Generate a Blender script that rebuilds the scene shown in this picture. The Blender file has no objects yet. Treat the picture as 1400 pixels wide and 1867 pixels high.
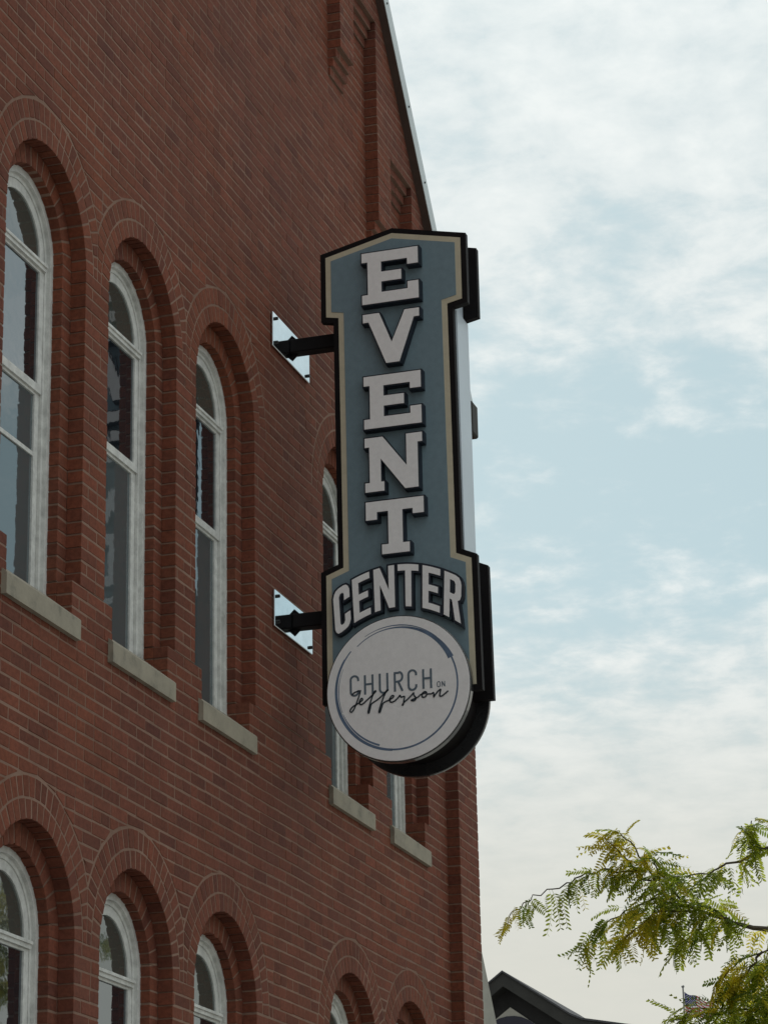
import bpy, bmesh, math, random
from mathutils import Vector, Matrix
R = math.radians
rnd = random.Random(11)
scene = bpy.context.scene
COL = scene.collection

# ------------------------------------------------------------------ camera
CAM_POS = Vector((0.0, -5.2, 1.65))
PITCH, YAW, ROLL = R(18.83), R(17.25), R(-1.15)
cam_data = bpy.data.cameras.new("camera")
cam_data.sensor_fit = 'VERTICAL'
cam_data.sensor_height = 36.0
cam_data.lens = 36.0 * 5000.0 / 1867.0
cam_data.clip_start = 0.1
cam_data.clip_end = 3000
cam = bpy.data.objects.new("camera", cam_data)
COL.objects.link(cam)
fwd = Vector((math.cos(YAW) * math.cos(PITCH), math.sin(YAW) * math.cos(PITCH), math.sin(PITCH)))
rgt = fwd.cross(Vector((0, 0, 1))).normalized()
upv = rgt.cross(fwd)
rgt2 = math.cos(ROLL) * rgt + math.sin(ROLL) * upv
upv2 = -math.sin(ROLL) * rgt + math.cos(ROLL) * upv
M = Matrix((rgt2, upv2, -fwd)).transposed().to_4x4()
M.translation = CAM_POS
cam.matrix_world = M
scene.camera = cam


def project(p):
    d = Vector(p) - CAM_POS
    w = d.dot(fwd)
    if w <= 0.1:
        return None
    return (700 + 5000 * d.dot(rgt2) / w, 933.5 - 5000 * d.dot(upv2) / w)


# ------------------------------------------------------------------ light
SUN_EL = R(42)
SUN_DIR = Vector((0.80 * math.cos(SUN_EL), 0.60 * math.cos(SUN_EL), math.sin(SUN_EL)))
world = bpy.data.worlds.new("World")
scene.world = world
world.use_nodes = True
wn, wl = world.node_tree.nodes, world.node_tree.links
wn.clear()


def N(nodes, kind, **kw):
    n = nodes.new(kind)
    for k, v in kw.items():
        if k.startswith('i_'):
            key = k[2:]
            n.inputs[int(key) if key.isdigit() else key].default_value = v
        else:
            setattr(n, k, v)
    return n


def math_node(nodes, links, op, a, b=None, clamp=False):
    n = nodes.new('ShaderNodeMath')
    n.operation = op
    n.use_clamp = clamp
    for i, v in enumerate((a, b)):
        if v is None:
            continue
        if isinstance(v, (int, float)):
            n.inputs[i].default_value = v
        else:
            links.new(v, n.inputs[i])
    return n.outputs[0]


def build_world():
    mth = lambda op, a, b=None, c=False: math_node(wn, wl, op, a, b, c)
    out = N(wn, 'ShaderNodeOutputWorld')
    bg = N(wn, 'ShaderNodeBackground')
    bg.inputs['Strength'].default_value = 0.1
    wl.new(bg.outputs[0], out.inputs[0])
    sky = N(wn, 'ShaderNodeTexSky', sky_type='NISHITA', sun_disc=False)
    sky.sun_elevation = SUN_EL
    sky.sun_rotation = math.atan2(SUN_DIR.x, SUN_DIR.y)
    sky.dust_density = 2.0
    tc = N(wn, 'ShaderNodeTexCoord')
    sep = N(wn, 'ShaderNodeSeparateXYZ')
    wl.new(tc.outputs['Generated'], sep.inputs[0])
    x, y, z = sep.outputs
    zz = mth('MAXIMUM', z, 0.0)
    den = mth('ADD', zz, 0.12)
    px = mth('DIVIDE', x, den)
    py = mth('DIVIDE', y, den)
    cmb = N(wn, 'ShaderNodeCombineXYZ')
    wl.new(px, cmb.inputs[0]); wl.new(py, cmb.inputs[1])
    n1 = N(wn, 'ShaderNodeTexNoise', i_Scale=13.0, i_Detail=11.0, i_Roughness=0.60, i_Distortion=0.15)
    wl.new(cmb.outputs[0], n1.inputs['Vector'])
    n2 = N(wn, 'ShaderNodeTexNoise', i_Scale=2.1, i_Detail=3.0, i_Roughness=0.5)
    off = N(wn, 'ShaderNodeVectorMath', operation='ADD')
    off.inputs[1].default_value = (3.7, 1.9, 0.4)
    wl.new(cmb.outputs[0], off.inputs[0]); wl.new(off.outputs[0], n2.inputs['Vector'])
    dens = mth('ADD', mth('MULTIPLY', n1.outputs['Fac'], 0.62), mth('MULTIPLY', n2.outputs['Fac'], 0.38))
    # layers of the overcast by height: a milky layer low down, a thinner belt, then altocumulus
    cr = N(wn, 'ShaderNodeValToRGB')
    el = cr.color_ramp.elements
    el[0].position, el[0].color = 0.20, (.66, .66, .66, 1)
    el[1].position, el[1].color = 0.275, (.54, .54, .54, 1)
    for p, v in ((0.305, .44), (0.335, .38), (0.362, .47), (0.385, .55), (0.43, .625), (1.0, .625)):
        e = el.new(p); e.color = (v, v, v, 1)
    wl.new(z, cr.inputs[0])
    cov = mth('ADD', dens, mth('SUBTRACT', cr.outputs[0], 0.5))
    mr = N(wn, 'ShaderNodeMapRange', interpolation_type='SMOOTHSTEP')
    mr.inputs['From Min'].default_value = 0.38
    mr.inputs['From Max'].default_value = 0.62
    wl.new(cov, mr.inputs['Value'])
    cloud = N(wn, 'ShaderNodeMix', data_type='RGBA')
    cloud.inputs[6].default_value = (6.7, 7.5, 7.65, 1)
    cloud.inputs[7].default_value = (8.5, 8.95, 8.85, 1)
    n3 = N(wn, 'ShaderNodeMapRange')
    n3.inputs['From Min'].default_value = 0.35
    n3.inputs['From Max'].default_value = 0.65
    wl.new(n1.outputs['Fac'], n3.inputs['Value'])
    wl.new(n3.outputs[0], cloud.inputs[0])
    # thin veil over the blue
    veil = N(wn, 'ShaderNodeMix', data_type='RGBA', i_0=0.84)
    wl.new(sky.outputs[0], veil.inputs[6])
    veil.inputs[7].default_value = (5.1, 6.7, 7.0, 1)
    mix = N(wn, 'ShaderNodeMix', data_type='RGBA')
    wl.new(mr.outputs[0], mix.inputs[0])
    wl.new(veil.outputs[2], mix.inputs[6])
    wl.new(cloud.outputs[2], mix.inputs[7])
    # warm haze towards the horizon
    hz = N(wn, 'ShaderNodeMapRange', interpolation_type='SMOOTHSTEP')
    hz.inputs['From Min'].default_value = 0.30
    hz.inputs['From Max'].default_value = 0.15
    wl.new(z, hz.inputs['Value'])
    mix2 = N(wn, 'ShaderNodeMix', data_type='RGBA')
    wl.new(mth('MULTIPLY', hz.outputs[0], 0.92), mix2.inputs[0])
    wl.new(mix.outputs[2], mix2.inputs[6])
    mix2.inputs[7].default_value = (6.95, 6.9, 6.2, 1)
    # the thin overcast glows on the sun's side and is duller opposite it
    dt = N(wn, 'ShaderNodeVectorMath', operation='DOT_PRODUCT')
    dt.inputs[1].default_value = (SUN_DIR.x, SUN_DIR.y, 0)
    wl.new(tc.outputs['Generated'], dt.inputs[0])
    gl = N(wn, 'ShaderNodeMapRange', interpolation_type='SMOOTHSTEP')
    gl.inputs['From Min'].default_value = -0.75
    gl.inputs['From Max'].default_value = 0.55
    gl.inputs['To Min'].default_value = 0.72
    gl.inputs['To Max'].default_value = 1.0
    wl.new(dt.outputs['Value'], gl.inputs['Value'])
    fin = N(wn, 'ShaderNodeVectorMath', operation='SCALE')
    # an overcast sky is brighter towards the zenith than at the horizon
    zn = N(wn, 'ShaderNodeMapRange')
    zn.inputs['From Min'].default_value = 0.40
    zn.inputs['From Max'].default_value = 1.0
    zn.inputs['To Min'].default_value = 1.0
    zn.inputs['To Max'].default_value = 1.35
    wl.new(z, zn.inputs['Value'])
    wl.new(mix2.outputs[2], fin.inputs[0]); wl.new(mth('MULTIPLY', gl.outputs[0], zn.outputs[0]), fin.inputs['Scale'])
    wl.new(fin.outputs[0], bg.inputs['Color'])


build_world()
sun_data = bpy.data.lights.new("sun", 'SUN')
sun_data.energy = 1.5
sun_data.angle = R(10)
sun_data.color = (1.0, 0.95, 0.86)
sun = bpy.data.objects.new("sun", sun_data)
COL.objects.link(sun)
sun.rotation_euler = (-SUN_DIR).to_track_quat('-Z', 'Y').to_euler()
sun.location = (30, 30, 40)
scene.view_settings.view_transform = 'Standard'
scene.view_settings.look = 'None'
scene.view_settings.exposure = 0.0
scene.view_settings.gamma = 1.0
scene.view_settings.use_curve_mapping = False


# ------------------------------------------------------------------ materials
def new_mat(name):
    m = bpy.data.materials.new(name)
    m.use_nodes = True
    nt = m.node_tree
    return m, nt.nodes, nt.links, nt.nodes['Principled BSDF']


def plain(name, color, rough=0.6, metal=0.0, spec=0.4, var=0.12, scale=6.0, bump=0.0, bscale=60.0):
    """one colour, mottled by a world-space noise, with optional fine relief"""
    m, n, l, b = new_mat(name)
    b.inputs['Roughness'].default_value = rough
    b.inputs['Metallic'].default_value = metal
    b.inputs['Specular IOR Level'].default_value = spec
    geo = N(n, 'ShaderNodeNewGeometry')
    nz = N(n, 'ShaderNodeTexNoise', i_Scale=scale, i_Detail=6.0, i_Roughness=0.65)
    l.new(geo.outputs['Position'], nz.inputs['Vector'])
    mr = N(n, 'ShaderNodeMapRange')
    mr.inputs['From Min'].default_value = 0.3
    mr.inputs['From Max'].default_value = 0.7
    mr.inputs['To Min'].default_value = 1 - var
    mr.inputs['To Max'].default_value = 1 + var
    l.new(nz.outputs['Fac'], mr.inputs['Value'])
    vm = N(n, 'ShaderNodeVectorMath', operation='SCALE')
    vm.inputs[0].default_value = color
    l.new(mr.outputs[0], vm.inputs['Scale'])
    l.new(vm.outputs[0], b.inputs['Base Color'])
    if bump:
        nb = N(n, 'ShaderNodeTexNoise', i_Scale=bscale, i_Detail=4.0)
        l.new(geo.outputs['Position'], nb.inputs['Vector'])
        bp = N(n, 'ShaderNodeBump', i_Strength=bump, i_Distance=0.004)
        l.new(nb.outputs['Fac'], bp.inputs['Height'])
        l.new(bp.outputs[0], b.inputs['Normal'])
    return m


def brick_material():
    m, n, l, b = new_mat("fired_brick")
    b.inputs['Roughness'].default_value = 0.88
    b.inputs['Specular IOR Level'].default_value = 0.25
    at = N(n, 'ShaderNodeAttribute', attribute_name='tone')
    oi = N(n, 'ShaderNodeObjectInfo')
    s = math_node(n, l, 'FRACT', math_node(n, l, 'ADD', at.outputs['Fac'], oi.outputs['Random']))
    cr = N(n, 'ShaderNodeValToRGB')
    el = cr.color_ramp.elements
    el[0].position, el[0].color = 0.0, (.146, .047, .032, 1)
    el[1].position, el[1].color = 1.0, (.226, .068, .041, 1)
    for p, c in ((.07, (.150, .049, .032)), (.25, (.200, .062, .036)), (.45, (.172, .056, .036)), (.65, (.212, .064, .038)), (.84, (.188, .064, .040))):
        e = el.new(p); e.color = (*c, 1)
    l.new(s, cr.inputs[0])
    geo = N(n, 'ShaderNodeNewGeometry')
    # slow drift of tone over the wall (purplish and brownish areas) and grain in each brick
    n1 = N(n, 'ShaderNodeTexNoise', i_Scale=0.7, i_Detail=5.0, i_Roughness=0.6)
    n2 = N(n, 'ShaderNodeTexNoise', i_Scale=38.0, i_Detail=5.0, i_Roughness=0.75)
    n3 = N(n, 'ShaderNodeTexNoise', i_Scale=160.0, i_Detail=3.0)
    for q in (n1, n2, n3):
        l.new(geo.outputs['Position'], q.inputs['Vector'])
    m1 = N(n, 'ShaderNodeMix', data_type='RGBA', blend_type='MULTIPLY')
    r1 = N(n, 'ShaderNodeValToRGB')
    r1.color_ramp.elements[0].position, r1.color_ramp.elements[0].color = .34, (.90, .94, 1.02, 1)
    r1.color_ramp.elements[1].position, r1.color_ramp.elements[1].color = .66, (1.12, 1.07, .94, 1)
    l.new(n1.outputs['Fac'], r1.inputs[0])
    m1.inputs[0].default_value = 1.0
    l.new(cr.outputs[0], m1.inputs[6]); l.new(r1.outputs[0], m1.inputs[7])
    r2 = N(n, 'ShaderNodeMapRange')
    r2.inputs['From Min'].default_value = .28; r2.inputs['From Max'].default_value = .72
    r2.inputs['To Min'].default_value = .60; r2.inputs['To Max'].default_value = 1.24
    l.new(n2.outputs['Fac'], r2.inputs['Value'])
    vm = N(n, 'ShaderNodeVectorMath', operation='SCALE')
    # faint vertical weather streaks and sparse pale bloom
    mp = N(n, 'ShaderNodeMapping'); mp.inputs['Scale'].default_value = (7.0, 1.0, .55)
    l.new(geo.outputs['Position'], mp.inputs['Vector'])
    n4 = N(n, 'ShaderNodeTexNoise', i_Scale=1.0, i_Detail=6.0, i_Roughness=.65)
    l.new(mp.outputs[0], n4.inputs['Vector'])
    r4 = N(n, 'ShaderNodeMapRange')
    r4.inputs['From Min'].default_value = .30; r4.inputs['From Max'].default_value = .70
    r4.inputs['To Min'].default_value = .86; r4.inputs['To Max'].default_value = 1.12
    l.new(n4.outputs['Fac'], r4.inputs['Value'])
    n5 = N(n, 'ShaderNodeTexNoise', i_Scale=9.0, i_Detail=8.0, i_Roughness=.8)
    l.new(geo.outputs['Position'], n5.inputs['Vector'])
    r5 = N(n, 'ShaderNodeMapRange')
    r5.inputs['From Min'].default_value = .55; r5.inputs['From Max'].default_value = .80
    r5.inputs['To Max'].default_value = .28
    l.new(n5.outputs['Fac'], r5.inputs['Value'])
    m5 = N(n, 'ShaderNodeMix', data_type='RGBA')
    l.new(r5.outputs[0], m5.inputs[0]); l.new(m1.outputs[2], m5.inputs[6])
    m5.inputs[7].default_value = (.20, .115, .08, 1)
    l.new(m5.outputs[2], vm.inputs[0])
    l.new(math_node(n, l, 'MULTIPLY', r2.outputs[0], r4.outputs[0]), vm.inputs['Scale'])
    l.new(vm.outputs[0], b.inputs['Base Color'])
    bp = N(n, 'ShaderNodeBump', i_Strength=0.5, i_Distance=0.003)
    l.new(n3.outputs['Fac'], bp.inputs['Height'])
    l.new(bp.outputs[0], b.inputs['Normal'])
    return m


def mortar_material():
    m, n, l, b = new_mat("lime_mortar")
    b.inputs['Roughness'].default_value = 0.95
    b.inputs['Specular IOR Level'].default_value = 0.1
    geo = N(n, 'ShaderNodeNewGeometry')
    n1 = N(n, 'ShaderNodeTexNoise', i_Scale=3.0, i_Detail=8.0, i_Roughness=0.75)
    l.new(geo.outputs['Position'], n1.inputs['Vector'])
    cr = N(n, 'ShaderNodeValToRGB')
    cr.color_ramp.elements[0].position, cr.color_ramp.elements[0].color = .30, (.165, .098, .073, 1)
    cr.color_ramp.elements[1].position, cr.color_ramp.elements[1].color = .68, (.35, .225, .172, 1)
    n2 = N(n, 'ShaderNodeTexNoise', i_Scale=0.9, i_Detail=3.0)
    l.new(geo.outputs['Position'], n2.inputs['Vector'])
    k = math_node(n, l, 'ADD', math_node(n, l, 'MULTIPLY', n1.outputs['Fac'], .6), math_node(n, l, 'MULTIPLY', n2.outputs['Fac'], .4))
    l.new(k, cr.inputs[0])
    l.new(cr.outputs[0], b.inputs['Base Color'])
    return m


def far_brick_material():
    m, n, l, b = new_mat("far_brick")
    b.inputs['Roughness'].default_value = 0.9
    geo = N(n, 'ShaderNodeNewGeometry')
    mp = N(n, 'ShaderNodeSeparateXYZ'); l.new(geo.outputs['Position'], mp.inputs[0])
    cb = N(n, 'ShaderNodeCombineXYZ')
    l.new(mp.outputs[1], cb.inputs[0]); l.new(mp.outputs[2], cb.inputs[1])
    bt = N(n, 'ShaderNodeTexBrick', i_Scale=1.0)
    bt.inputs['Brick Width'].default_value = .2125; bt.inputs['Row Height'].default_value = .0668
    bt.inputs['Mortar Size'].default_value = .005
    bt.inputs['Color1'].default_value = (.15, .055, .042, 1)
    bt.inputs['Color2'].default_value = (.19, .068, .046, 1)
    bt.inputs['Mortar'].default_value = (.28, .18, .15, 1)
    l.new(cb.outputs[0], bt.inputs['Vector'])
    l.new(bt.outputs['Color'], b.inputs['Base Color'])
    return m


def stone_material():
    m, n, l, b = new_mat("sill_limestone")
    b.inputs['Roughness'].default_value = 0.9
    geo = N(n, 'ShaderNodeNewGeometry')
    n1 = N(n, 'ShaderNodeTexNoise', i_Scale=7.0, i_Detail=9.0, i_Roughness=0.7)
    l.new(geo.outputs['Position'], n1.inputs['Vector'])
    cr = N(n, 'ShaderNodeValToRGB')
    e = cr.color_ramp.elements
    e[0].position, e[0].color = .30, (.19, .175, .14, 1)
    e[1].position, e[1].color = .68, (.38, .335, .26, 1)
    q = e.new(.46); q.color = (.315, .28, .22, 1)
    l.new(n1.outputs['Fac'], cr.inputs[0])
    l.new(cr.outputs[0], b.inputs['Base Color'])
    n2 = N(n, 'ShaderNodeTexNoise', i_Scale=120.0, i_Detail=3.0)
    l.new(geo.outputs['Position'], n2.inputs['Vector'])
    bp = N(n, 'ShaderNodeBump', i_Strength=.5, i_Distance=.004)
    l.new(n2.outputs['Fac'], bp.inputs['Height']); l.new(bp.outputs[0], b.inputs['Normal'])
    return m


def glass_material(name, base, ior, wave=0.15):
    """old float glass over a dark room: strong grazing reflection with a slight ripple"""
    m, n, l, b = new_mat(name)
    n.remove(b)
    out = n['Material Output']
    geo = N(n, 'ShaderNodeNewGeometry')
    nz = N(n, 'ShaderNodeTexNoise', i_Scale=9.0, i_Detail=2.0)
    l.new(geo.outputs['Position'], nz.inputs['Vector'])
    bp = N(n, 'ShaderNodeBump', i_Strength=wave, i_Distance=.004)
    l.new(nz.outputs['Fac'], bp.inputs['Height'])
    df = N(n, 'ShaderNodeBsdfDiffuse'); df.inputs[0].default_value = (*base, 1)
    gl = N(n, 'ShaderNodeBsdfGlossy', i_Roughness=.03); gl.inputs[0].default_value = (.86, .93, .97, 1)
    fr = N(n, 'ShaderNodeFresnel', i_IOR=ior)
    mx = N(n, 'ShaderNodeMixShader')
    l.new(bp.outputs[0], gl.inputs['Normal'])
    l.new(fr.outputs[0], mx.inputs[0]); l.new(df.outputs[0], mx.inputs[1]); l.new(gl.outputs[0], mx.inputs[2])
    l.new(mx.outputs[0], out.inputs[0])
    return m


def leaf_material(name, color, trans):
    m, n, l, b = new_mat(name)
    b.inputs['Roughness'].default_value = 0.5
    b.inputs['Specular IOR Level'].default_value = 0.3
    geo = N(n, 'ShaderNodeNewGeometry')
    nz = N(n, 'ShaderNodeTexNoise', i_Scale=14.0, i_Detail=3.0)
    l.new(geo.outputs['Position'], nz.inputs['Vector'])
    oi = N(n, 'ShaderNodeObjectInfo')
    k = math_node(n, l, 'ADD', math_node(n, l, 'MULTIPLY', nz.outputs['Fac'], 1.3), math_node(n, l, 'MULTIPLY', oi.outputs['Random'], .3))
    k = math_node(n, l, 'ADD', k, .2)
    vm = N(n, 'ShaderNodeVectorMath', operation='SCALE'); vm.inputs[0].default_value = color
    l.new(k, vm.inputs['Scale'])
    l.new(vm.outputs[0], b.inputs['Base Color'])
    tr = N(n, 'ShaderNodeBsdfTranslucent')
    vt = N(n, 'ShaderNodeVectorMath', operation='SCALE'); vt.inputs[0].default_value = trans
    l.new(k, vt.inputs['Scale']); l.new(vt.outputs[0], tr.inputs[0])
    mx = N(n, 'ShaderNodeMixShader', i_0=.58)
    l.new(b.outputs[0], mx.inputs[1]); l.new(tr.outputs[0], mx.inputs[2])
    l.new(mx.outputs[0], n['Material Output'].inputs[0])
    return m


MT = dict(
    brick=brick_material(), mortar=mortar_material(), far_brick=far_brick_material(), stone=stone_material(),
    paint=plain("white_window_paint", (.68, .68, .655), .6, var=.22, scale=17, bump=.4),
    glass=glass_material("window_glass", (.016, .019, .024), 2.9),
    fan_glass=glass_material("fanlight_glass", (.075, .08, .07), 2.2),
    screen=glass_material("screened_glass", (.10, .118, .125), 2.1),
    coping=plain("rake_metal", (.62, .68, .70), .45, var=.10, scale=3),
    soffit=plain("dark_soffit", (.085, .055, .045), .8),
    roof=plain("slate_roof", (.06, .06, .065), .85, var=.3, scale=4),
    black=plain("sign_black", (.010, .008, .009), .62, spec=.12, var=.2),
    gloss=plain("sign_gloss_black", (.030, .030, .032), .16, spec=1.0, var=.2),
    aluminium=plain("sign_side_grey", (.60, .67, .74), .42, var=.06, scale=2),
    navy=plain("letter_navy", (.012, .017, .030), .5, var=.2),
    white=plain("letter_white", (.88, .85, .86), .5, var=.05, scale=30, bump=.12, bscale=200),
    blue=plain("sign_blue", (.18, .255, .300), .55, var=.08, scale=25, bump=.1, bscale=160),
    cream=plain("sign_cream", (.57, .505, .38), .55, var=.07, scale=20),
    disc=plain("disc_white", (.86, .83, .84), .5, var=.05, scale=30, bump=.12, bscale=200),
    print_blue=plain("print_blue", (.11, .16, .25), .5, var=.25, scale=18),
    print_slate=plain("print_slate", (.11, .145, .185), .5, var=.1),
    print_dark=plain("print_dark", (.020, .030, .042), .5, var=.1),
    galv=plain("galvanised_plate", (.72, .79, .82), .07, metal=1.0, var=.08, scale=9),
    bolt=plain("dark_bolt", (.02, .02, .02), .5),
    stucco=plain("grey_stucco", (.36, .35, .31), .92, var=.16, scale=5, bump=.5),
    shingle=plain("dark_shingle", (.022, .021, .021), .8, var=.3, scale=3),
    barge=plain("dark_bargeboard", (.030, .029, .026), .7, var=.2, scale=3),
    house_trim=plain("house_trim", (.45, .43, .38), .7),
    house_glass=plain("house_window", (.012, .012, .03), .2),
    house_wall=plain("house_wall", (.50, .50, .52), .8),
    bark=plain("locust_bark", (.10, .082, .062), .9, var=.35, scale=25, bump=.6, bscale=40),
    leaf=leaf_material("leaf_green", (.105, .140, .024), (.66, .74, .09)),
    leaf_deep=leaf_material("leaf_deep_green", (.055, .088, .018), (.34, .46, .06)),
    leaf_yellow=leaf_material("leaf_yellow", (.42, .35, .03), (.95, .84, .09)),
    pale_road=plain("worn_concrete_road", (.24, .235, .22), .9, var=.15, scale=2, bump=.4),
    asphalt=plain("asphalt", (.05, .05, .052), .9, var=.25, scale=3, bump=.5),
    concrete=plain("concrete", (.34, .33, .30), .9, var=.12, scale=3, bump=.3),
    pole=plain("flagpole_paint", (.20, .20, .20), .4),
    flag_red=plain("flag_red", (.42, .04, .05), .8),
    flag_white=plain("flag_white", (.75, .72, .72), .8),
    flag_blue=plain("flag_blue", (.03, .04, .15), .8),
)


# ------------------------------------------------------------------ mesh helpers
class MB:
    def __init__(self):
        self.v, self.f, self.mi, self.tone = [], [], [], []

    def add(self, verts, faces, mi=0, tone=0.0):
        o = len(self.v)
        self.v += [tuple(p) for p in verts]
        for f in faces:
            self.f.append(tuple(i + o for i in f))
            self.mi.append(mi)
            self.tone.append(tone)

    def box(self, x0, x1, y0, y1, z0, z1, mi=0):
        vs = [(x, y, z) for x in (x0, x1) for y in (y0, y1) for z in (z0, z1)]
        self.add(vs, [(0, 1, 3, 2), (4, 6, 7, 5), (0, 4, 5, 1), (2, 3, 7, 6), (0, 2, 6, 4), (1, 5, 7, 3)], mi)

    def bevel_box(self, x0, x1, y0, y1, z0, z1, c=.006, mi=0):
        bm = bmesh.new()
        bmesh.ops.create_cube(bm, size=1)
        for v in bm.verts:
            v.co = Vector(((x0 + x1) / 2 + v.co.x * (x1 - x0), (y0 + y1) / 2 + v.co.y * (y1 - y0), (z0 + z1) / 2 + v.co.z * (z1 - z0)))
        bmesh.ops.bevel(bm, geom=bm.edges[:], offset=c, segments=1, affect='EDGES')
        bm.verts.index_update()
        self.add([v.co for v in bm.verts], [[v.index for v in f.verts] for f in bm.faces], mi)
        bm.free()

    def prism_y(self, poly, y0, y1, mi=0):
        """poly CCW in (x, z) seen from -Y; y0 is the front"""
        n = len(poly)
        vs = [(x, y0, z) for x, z in poly] + [(x, y1, z) for x, z in poly]
        fs = [tuple(range(n)), tuple(range(2 * n - 1, n - 1, -1))] + [(i, i + n, (i + 1) % n + n, (i + 1) % n) for i in range(n)]
        self.add(vs, fs, mi)

    def prism_x(self, poly, x0, x1, mi=0):
        """poly CCW in (u, z), u = -y, seen from -X; x0 is the front"""
        n = len(poly)
        vs = [(x0, -u, z) for u, z in poly] + [(x1, -u, z) for u, z in poly]
        fs = [tuple(range(n)), tuple(range(2 * n - 1, n - 1, -1))] + [(i, i + n, (i + 1) % n + n, (i + 1) % n) for i in range(n)]
        self.add(vs, fs, mi)

    def tube(self, pts, radii, seg=6, mi=0):
        pts = [Vector(p) for p in pts]
        rings = []
        for i, p in enumerate(pts):
            d = (pts[min(i + 1, len(pts) - 1)] - pts[max(i - 1, 0)]).normalized()
            a = d.orthogonal().normalized() if abs(d.z) > .95 else d.cross(Vector((0, 0, 1))).normalized()
            b = d.cross(a)
            rings.append([p + radii[i] * (math.cos(t) * a + math.sin(t) * b) for t in [2 * math.pi * k / seg for k in range(seg)]])
        vs = [q for r in rings for q in r]
        fs = []
        for i in range(len(pts) - 1):
            for k in range(seg):
                a, b = i * seg + k, i * seg + (k + 1) % seg
                fs.append((a, b, b + seg, a + seg))
        fs.append(tuple(range(seg - 1, -1, -1)))
        fs.append(tuple((len(pts) - 1) * seg + k for k in range(seg)))
        self.add(vs, fs, mi)

    def mesh(self, name, mats, origin=None):
        me = bpy.data.meshes.new(name)
        v = self.v
        if origin is not None:
            v = [(a - origin[0], b - origin[1], c - origin[2]) for a, b, c in v]
        me.from_pydata(v, [], self.f)
        for m in (mats if isinstance(mats, (list, tuple)) else [mats]):
            me.materials.append(m)
        me.polygons.foreach_set('material_index', self.mi)
        if any(self.tone):
            a = me.attributes.new('tone', 'FLOAT', 'FACE')
            a.data.foreach_set('value', self.tone)
        me.update()
        return me

    def build(self, name, mats, parent=None, origin=None, kind=None, label=None):
        me = self.mesh(name, mats, origin)
        return link(name, me, parent, origin, kind, label)


def link(name, me, parent=None, origin=None, kind=None, label=None):
    o = bpy.data.objects.new(name, me)
    COL.objects.link(o)
    if parent is not None:
        o.parent = parent
        # every ancestor sits unrotated: subtract its summed location
        p, off = parent, Vector((0, 0, 0))
        while p is not None:
            off += p.location
            p = p.parent
        o.location = Vector(origin if origin is not None else (0, 0, 0)) - off
    elif origin is not None:
        o.location = origin
    if kind:
        o['kind'] = kind
    if label:
        o['label'] = label
    return o


def thing(name, label, cat, loc=(0, 0, 0), group=None):
    o = bpy.data.objects.new(name, None)
    o.empty_display_size = .2
    COL.objects.link(o)
    o.location = loc
    o['label'] = label
    o['category'] = cat
    if group:
        o['group'] = group
    return o


def clip(poly, nx, nz, d):
    """keep nx*x + nz*z <= d"""
    out = []
    n = len(poly)
    for i in range(n):
        a, b = poly[i], poly[(i + 1) % n]
        da, db = nx * a[0] + nz * a[1] - d, nx * b[0] + nz * b[1] - d
        if da <= 0:
            out.append(a)
        if da * db < 0:
            t = da / (da - db)
            out.append((a[0] + t * (b[0] - a[0]), a[1] + t * (b[1] - a[1])))
    return out


def area(poly):
    return .5 * sum(poly[i][0] * poly[(i + 1) % len(poly)][1] - poly[(i + 1) % len(poly)][0] * poly[i][1] for i in range(len(poly)))


def offset(poly, d):
    """move every edge of a CCW polygon outwards by d (mitred)"""
    n = len(poly)
    out = []
    for i in range(n):
        p0, p1, p2 = poly[i - 1], poly[i], poly[(i + 1) % n]
        e1 = Vector((p1[0] - p0[0], p1[1] - p0[1])); e2 = Vector((p2[0] - p1[0], p2[1] - p1[1]))
        if e1.length < 1e-7 or e2.length < 1e-7:
            out.append(p1); continue
        e1.normalize(); e2.normalize()
        n1, n2 = Vector((e1.y, -e1.x)), Vector((e2.y, -e2.x))
        k = 1 + n1.dot(n2)
        q = (n1 + n2) / max(k, .35)
        out.append((p1[0] + d * q.x, p1[1] + d * q.y))
    return out


def tidy(poly):
    out = []
    for p in poly:
        if not out or abs(p[0] - out[-1][0]) + abs(p[1] - out[-1][1]) > .004:
            out.append(p)
    if len(out) > 1 and abs(out[0][0] - out[-1][0]) + abs(out[0][1] - out[-1][1]) <= .004:
        out.pop()
    return out


# ------------------------------------------------------------------ ground
g = MB(); g.box(-300, 600, -400, 400, -.3, 0.0)
g.build('street', MT['pale_road'], kind='structure')
g = MB(); g.box(-40, 60, -4.6, 0.4, .004, .13)
g.build('sidewalk', MT['concrete'], kind='structure')
g = MB(); g.bevel_box(-40, 60, -4.78, -4.604, .004, .14, .015)
g.build('kerb', MT['concrete'], kind='structure')

# ------------------------------------------------------------------ the brick building
CH = .0668            # course height
Z0 = 3.92             # springing of the lower arches
UP = Z0 + 51 * CH     # springing of the upper arches
RO, RI = .465, .36    # half width of the outer and the inner opening
D1, D2 = .081, .134    # depth of the first and second reveal
AX = 12.51            # axis of the gable
XL, XR = 2 * AX - 18.10, 18.10
CXS = [11.275, 12.51, 13.745, 15.925, 17.165, 2 * AX - 15.925, 2 * AX - 17.165]
RK = 1.222
PROUD = .09


def rake(x, top=11.44):
    return top - RK * (abs(x - AX) - (16.62 - AX))


OPEN = []             # centre, sill bottom, springing
for c in CXS:
    OPEN.append((c, 5.358, UP))
    OPEN.append((c, 1.95, Z0))

bld = thing('brick_building', 'tall red brick gabled building with arched white windows and stone sills', 'building', (AX, 0, 0))
wall_mortar = MB()


def open_hw(z, o, sill=True):
    c, zs, sp = o
    if z < zs + .07 or z > sp:
        return 0
    if z < Z0 + round((zs + .105 + 3 * CH - Z0) / CH) * CH:
        return RI + .004
    return RO


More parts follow.
